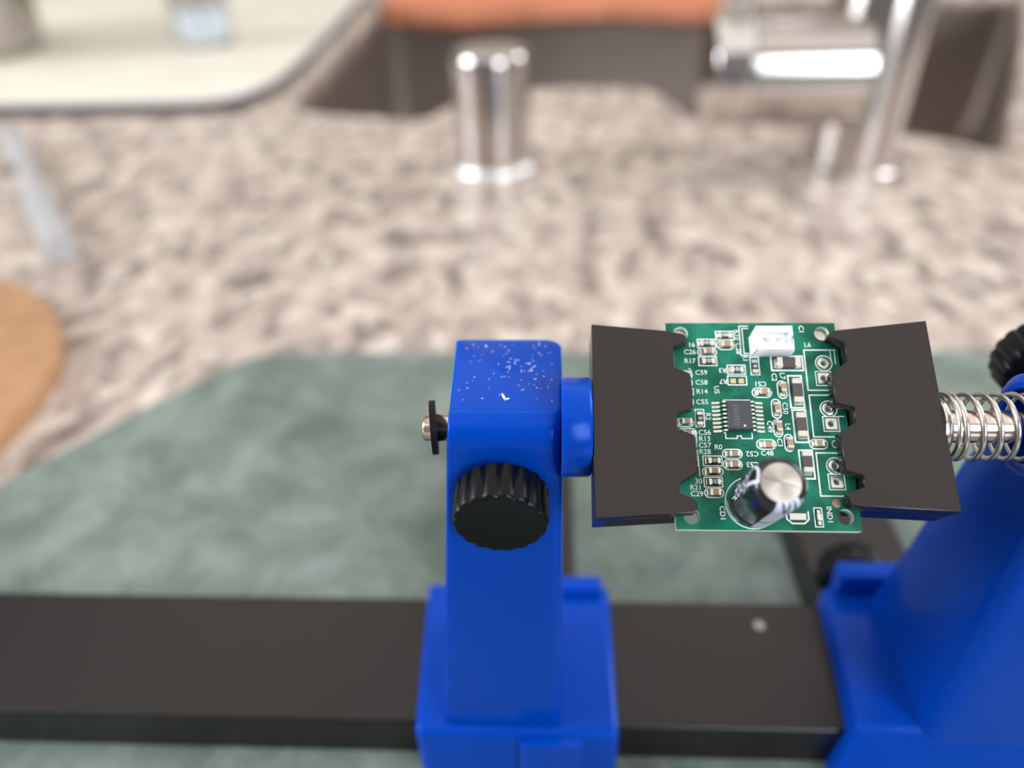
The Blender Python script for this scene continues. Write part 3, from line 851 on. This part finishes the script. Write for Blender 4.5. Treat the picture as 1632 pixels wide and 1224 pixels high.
for vs, fs in text_mesh([(t, x, y, 1.08, d) for t, x, y, d in TXT]):
    silk.add([(x, y, 0.012) for x, y, z in vs], fs)

# small via dots
VIA = MB()
for x, y in ((-3.6, 4.95), (-2.4, 5.0), (-3.1, 3.85), (-2.5, 3.85), (-1.9, 3.85), (-5.2, 10.0), (-6.5, -3.0), (-2.6, -3.5), (-2.1, -3.6), (-1.2, -5.8), (-6.3, -12.3), (-4.4, -7.9), (0.9, 7.2), (-7.9, -13.2)):
    VIA.lathe([(0, 0.012), (0.13, 0.012), (0.17, 0.004)], 10, Matrix.Translation((x, y, 0)))
tag(VIA.build('via', M['dark'], pcb), kind='stuff')
tag(LAND.build('solder_land', M['tin'], pcb, smooth=False), kind='stuff')

# integrated circuit
silk.line([(-4.92, 3.38), (-0.98, 3.38)], 0.16)
silk.line([(-5.2, -1.7), (-4.92, -1.7), (-4.92, -2.57), (-3.25, -2.57), (-3.25, -2.18), (-2.65, -2.18), (-2.65, -2.57), (-1.08, -2.57), (-1.08, -1.7)], 0.16)
icx0, icx1, icy0, icy1 = -4.75, -1.05, -1.62, 3.05
def ring(d): return [(icx0 + d, icy0 + d), (icx1 - d, icy0 + d), (icx1 - d, icy1 - d), (icx0 + d, icy1 - d)]
icb = MB().hexa(ring(0.12), 0.12, ring(0), 0.72).hexa(ring(0), 0.721, ring(0.18), 1.35)
ic = icb.build('integrated_circuit', M['ic'], pcb, bevel=0.04, seg=1)
for side in (-1, 1):
    for k in range(8):
        y = 2.88 - k * 0.625
        xb = icx0 if side < 0 else icx1
        pr = [(0.0, 0.66, 0.80), (0.45, 0.62, 0.76), (0.75, 0.12, 0.26), (1.35, 0.04, 0.18)]
        mb = MB()
        for dx, za, zb in pr:
            for w in (-0.14, 0.14):
                mb.v.append((xb + side * dx, y + w, za)); mb.v.append((xb + side * dx, y + w, zb))
        for q in range(3):
            b0, b1 = q * 4, q * 4 + 4
            mb.f += [(b0, b0 + 2, b1 + 2, b1), (b0 + 1, b1 + 1, b1 + 3, b0 + 3), (b0, b1, b1 + 1, b0 + 1), (b0 + 2, b0 + 3, b1 + 3, b1 + 2)]
        mb.f += [(0, 1, 3, 2), (12, 14, 15, 13)]
        mb.m = [0] * len(mb.f)
        mb.build('lead', M['lead'], ic, smooth=False)
fp = MB()
for side in (-1, 1):
    for k in range(8):
        y = 2.88 - k * 0.625; xb = (icx0 - 1.35) if side < 0 else (icx1 + 1.35)
        fp.box(xb - 0.55, xb + 0.55, y - 0.17, y + 0.17, 0.002, 0.035)
fp.build('foot_print', M['tin'], ic, smooth=False)['kind'] = 'stuff'
MB().lathe([(0, 1.352), (0.16, 1.352), (0.16, 1.36), (0, 1.36)], 14, Matrix.Translation((-2.35, -1.0, 0))).build('index_dot', M['silk'], ic)
mk = MB()
for x in (-3.75, -3.45, -3.15):
    y = 2.2
    while y > -1.1:
        l = 0.22
        mk.add([(x - 0.07, y, 1.356), (x + 0.07, y, 1.356), (x + 0.07, y - l, 1.356), (x - 0.07, y - l, 1.356)], [(0, 1, 2, 3)])
        y -= 0.42
mk.build('laser_mark', M['ic_print'], ic, smooth=False)['kind'] = 'stuff'

# white two-pin connector
jx0, jx1, jy0, jy1, jh = 0.12, 5.5, 10.3, 14.15, 3.15
silk.line([(-0.2, 15.45), (-1.58, 15.45), (-1.62, 10.55), (-0.3, 10.55)], 0.17)
silk.line([(-0.2, 15.05), (-1.17, 15.05), (-1.15, 10.9), (-0.3, 10.9)], 0.17)
jb = [(jx0, jy0 + 0.6), (jx1 - 0.2, jy0 + 0.6), (jx1 - 0.2, jy1 + 0.35), (jx0 + 0.0, jy1 + 0.35)]
t = 0.45
outl = [(jx0, jy0), (jx1, jy0), (jx1, jy0 + 1.6), (jx1 - t - .02, jy0 + 1.6), (jx1 - t - .02, jy0 + 2.1), (jx1, jy0 + 2.1), (jx1, jy1), (jx0, jy1)]
con = curve_plate('connector_housing', [(jx0, jy0), (jx1, jy0), (jx1, jy0 + 1.75), (jx1 - 0.3, jy0 + 1.75), (jx1 - 0.3, jy0 + 2.2), (jx1, jy0 + 2.2), (jx1, jy1), (jx0, jy1)],
                  [[(jx0 + t, jy0 + t), (jx1 - t, jy0 + t), (jx1 - t, jy1 - 0.75), (jx0 + t, jy1 - 0.75)]], 0.03, jh, M['nylon'], pcb, 0.1)
MB().box(jx0 + t - .05, jx1 - t + .05, jy0 + t - .05, jy1 - 0.8, 0.1, 1.9).build('inner_block', M['nylon'], con)
for x in (1.9, 3.75):
    MB().box(x - 0.25, x + 0.25, 12.0, 12.5, 1.8, 2.6).build('pin', M['tin'], con, bevel=0.08, seg=1)
MB().box(jx1 - 0.08, jx1 + 0.55, 10.7, 12.0, 0.03, 1.2).build('latch_rib', M['nylon'], con, bevel=0.1, seg=1)
MB().hexa([(jx0 - 0.45, 10.35), (jx0 + 0.1, 10.35), (jx0 + 0.1, 14.0), (jx0 - 0.45, 13.5)], 0.03, [(jx0 - 0.2, 10.4), (jx0 + 0.1, 10.4), (jx0 + 0.1, 13.9), (jx0 - 0.2, 13.5)], 2.8).build('side_rib', M['nylon'], con, bevel=0.12, seg=2)

# can capacitor
CX, CY, CR, CH = -1.6, -12.1, 3.62, 13.3
silk.line([(CX - 0.35 + 3.78 * math.cos(a), CY + 0.05 + 3.72 * math.sin(a)) for a in [R(110 + k * 6.5) for k in range(31)]], 0.16)
for k in range(9):
    a = R(172 + k * 6)
    silk.line([(CX - 0.35 + 3.78 * math.cos(a), CY + 0.05 + 3.72 * math.sin(a)), (CX - 0.3 + 3.4 * math.cos(a + 0.22), CY + 3.3 * math.sin(a + 0.22))], 0.07)
can = empty('can_capacitor', (CX, CY, 0), parent=pcb)
MB().lathe([(0, 0.05), (CR - .25, 0.05), (CR, 0.4), (CR, 1.4), (CR - .2, 1.75), (CR - .2, 1.95), (CR, 2.3), *[(CR - 1.0 * (1 - math.cos(PI / 2 * k / 8)), CH - 1.7 + 1.7 * math.sin(PI / 2 * k / 8)) for k in range(9)], (2.60, CH - 0.2), (0, CH - 0.2)], 80).build('sleeve', M['sleeve'], can, ang=60)
MB().lathe([(2.60, CH - 0.25), (2.60, CH - 0.06), (2.45, CH + 0.0), (0, CH + 0.0)], 80).build('vent_top', M['alu'], can, ang=60)
gv = MB()
for a in (R(-18),):
    m_ = Matrix.Translation((0, 0, CH + 0.002)) @ Matrix.Rotation(a, 4, 'Z')
    gv.prism([(-2.35, -0.035), (2.4, -0.035), (2.4, 0.035), (-2.35, 0.035)], 0, 0.02, 0, None, m_)
gv.build('vent_groove', M['resistor'], can, smooth=False)
def on_can(az_deg, h, dr=0.02):
    a = R(az_deg); r = CR
    z = h
    th = 0
    if h > CH - 1.7:
        th = min(PI / 2, (h - (CH - 1.7)) / 1.35)
        r = CR - 1.0 * (1 - math.cos(th)); z = CH - 1.7 + 1.7 * math.sin(th)
    r += dr * math.cos(th); z += dr * math.sin(th)
    return (r * math.cos(a), r * math.sin(a), z)
def patch(mb, poly_fn, az0, az1, h0, h1, na=14, nh=12):
    vs = []
    for i in range(na + 1):
        for j in range(nh + 1):
            vs.append(on_can(az0 + (az1 - az0) * i / na, h0 + (h1 - h0) * j / nh))
    fs = []
    for i in range(na):
        for j in range(nh):
            uu, vv = (i + .5) / na, (j + .5) / nh
            if poly_fn(uu, vv):
                a = i * (nh + 1) + j; fs.append((a, a + nh + 1, a + nh + 2, a + 1))
    mb.add(vs, fs)
pm = MB()
def stripe(u, v):
    # white polarity stripe with a dark notch at its upper end
    w = (v - 0.80) / 0.20
    if w > 0 and abs(abs(u - 0.40) - 0.15 * w) < 0.05: return False
    if w > 0.1 and abs(u - 0.74) < 0.045: return False
    if 0.30 < v < 0.33 and u < 0.7: return False
    return True
patch(pm, stripe, -106, -46, 0.6, CH + 0.40, 72, 84)
patch(pm, lambda u, v: v > 0.1, -41, -37, CH - 2.2, CH - 0.4, 3, 8)
patch(pm, lambda u, v: True, -30, 8, CH - 2.1, CH - 1.6, 20, 2)
patch(pm, lambda u, v: True, 3, 10, CH - 1.6, CH - 0.6, 4, 5)
patch(pm, lambda u, v: True, -4, 5, CH - 0.9, CH - 0.45, 4, 3)
patch(pm, lambda u, v: abs(u - .5) < .5 * v, -16, -2, CH - 1.3, CH - 0.5, 10, 6)
# big letter D just under the top and small lettering below it, running down the can
def wrap_text(items):
    for (body, az, h, size, rot), (vs, fs) in zip(items, text_mesh([(b, 0, 0, s_, r_) for b, az, h, s_, r_ in items])):
        b = bmesh.new()
        bv = [b.verts.new((x, y, 0)) for x, y, z in vs]
        for f in fs:
            try: b.faces.new([bv[i] for i in f])
            except ValueError: pass
        bmesh.ops.triangulate(b, faces=b.faces[:])
        for _ in range(3):
            bmesh.ops.subdivide_edges(b, edges=[e for e in b.edges if e.calc_length() > 0.35], cuts=1, use_grid_fill=True)
            bmesh.ops.triangulate(b, faces=b.faces[:])
        b.verts.index_update()
        pm.add([on_can(az + math.degrees(v.co.x / CR), h + v.co.y, 0.035) for v in b.verts], [tuple(v.index for v in f.verts) for f in b.faces])
        b.free()
wrap_text([('D', 161, CH - 1.05, 4.4, 180)])
wrap_text([('W', 167, 9.6, 2.6, 180), ('C', 169, 7.8, 2.4, 180), ('O', 172, 6.1, 2.4, 180), ('N', 175, 4.5, 2.2, 180), ('J', 178, 3.0, 2.0, 180)])
tag(pm.build('sleeve_print', M['sleeve_print'], can, smooth=True, ang=60), kind='stuff')

tag(silk.build('silkscreen', M['silk'], pcb, smooth=False), kind='stuff')
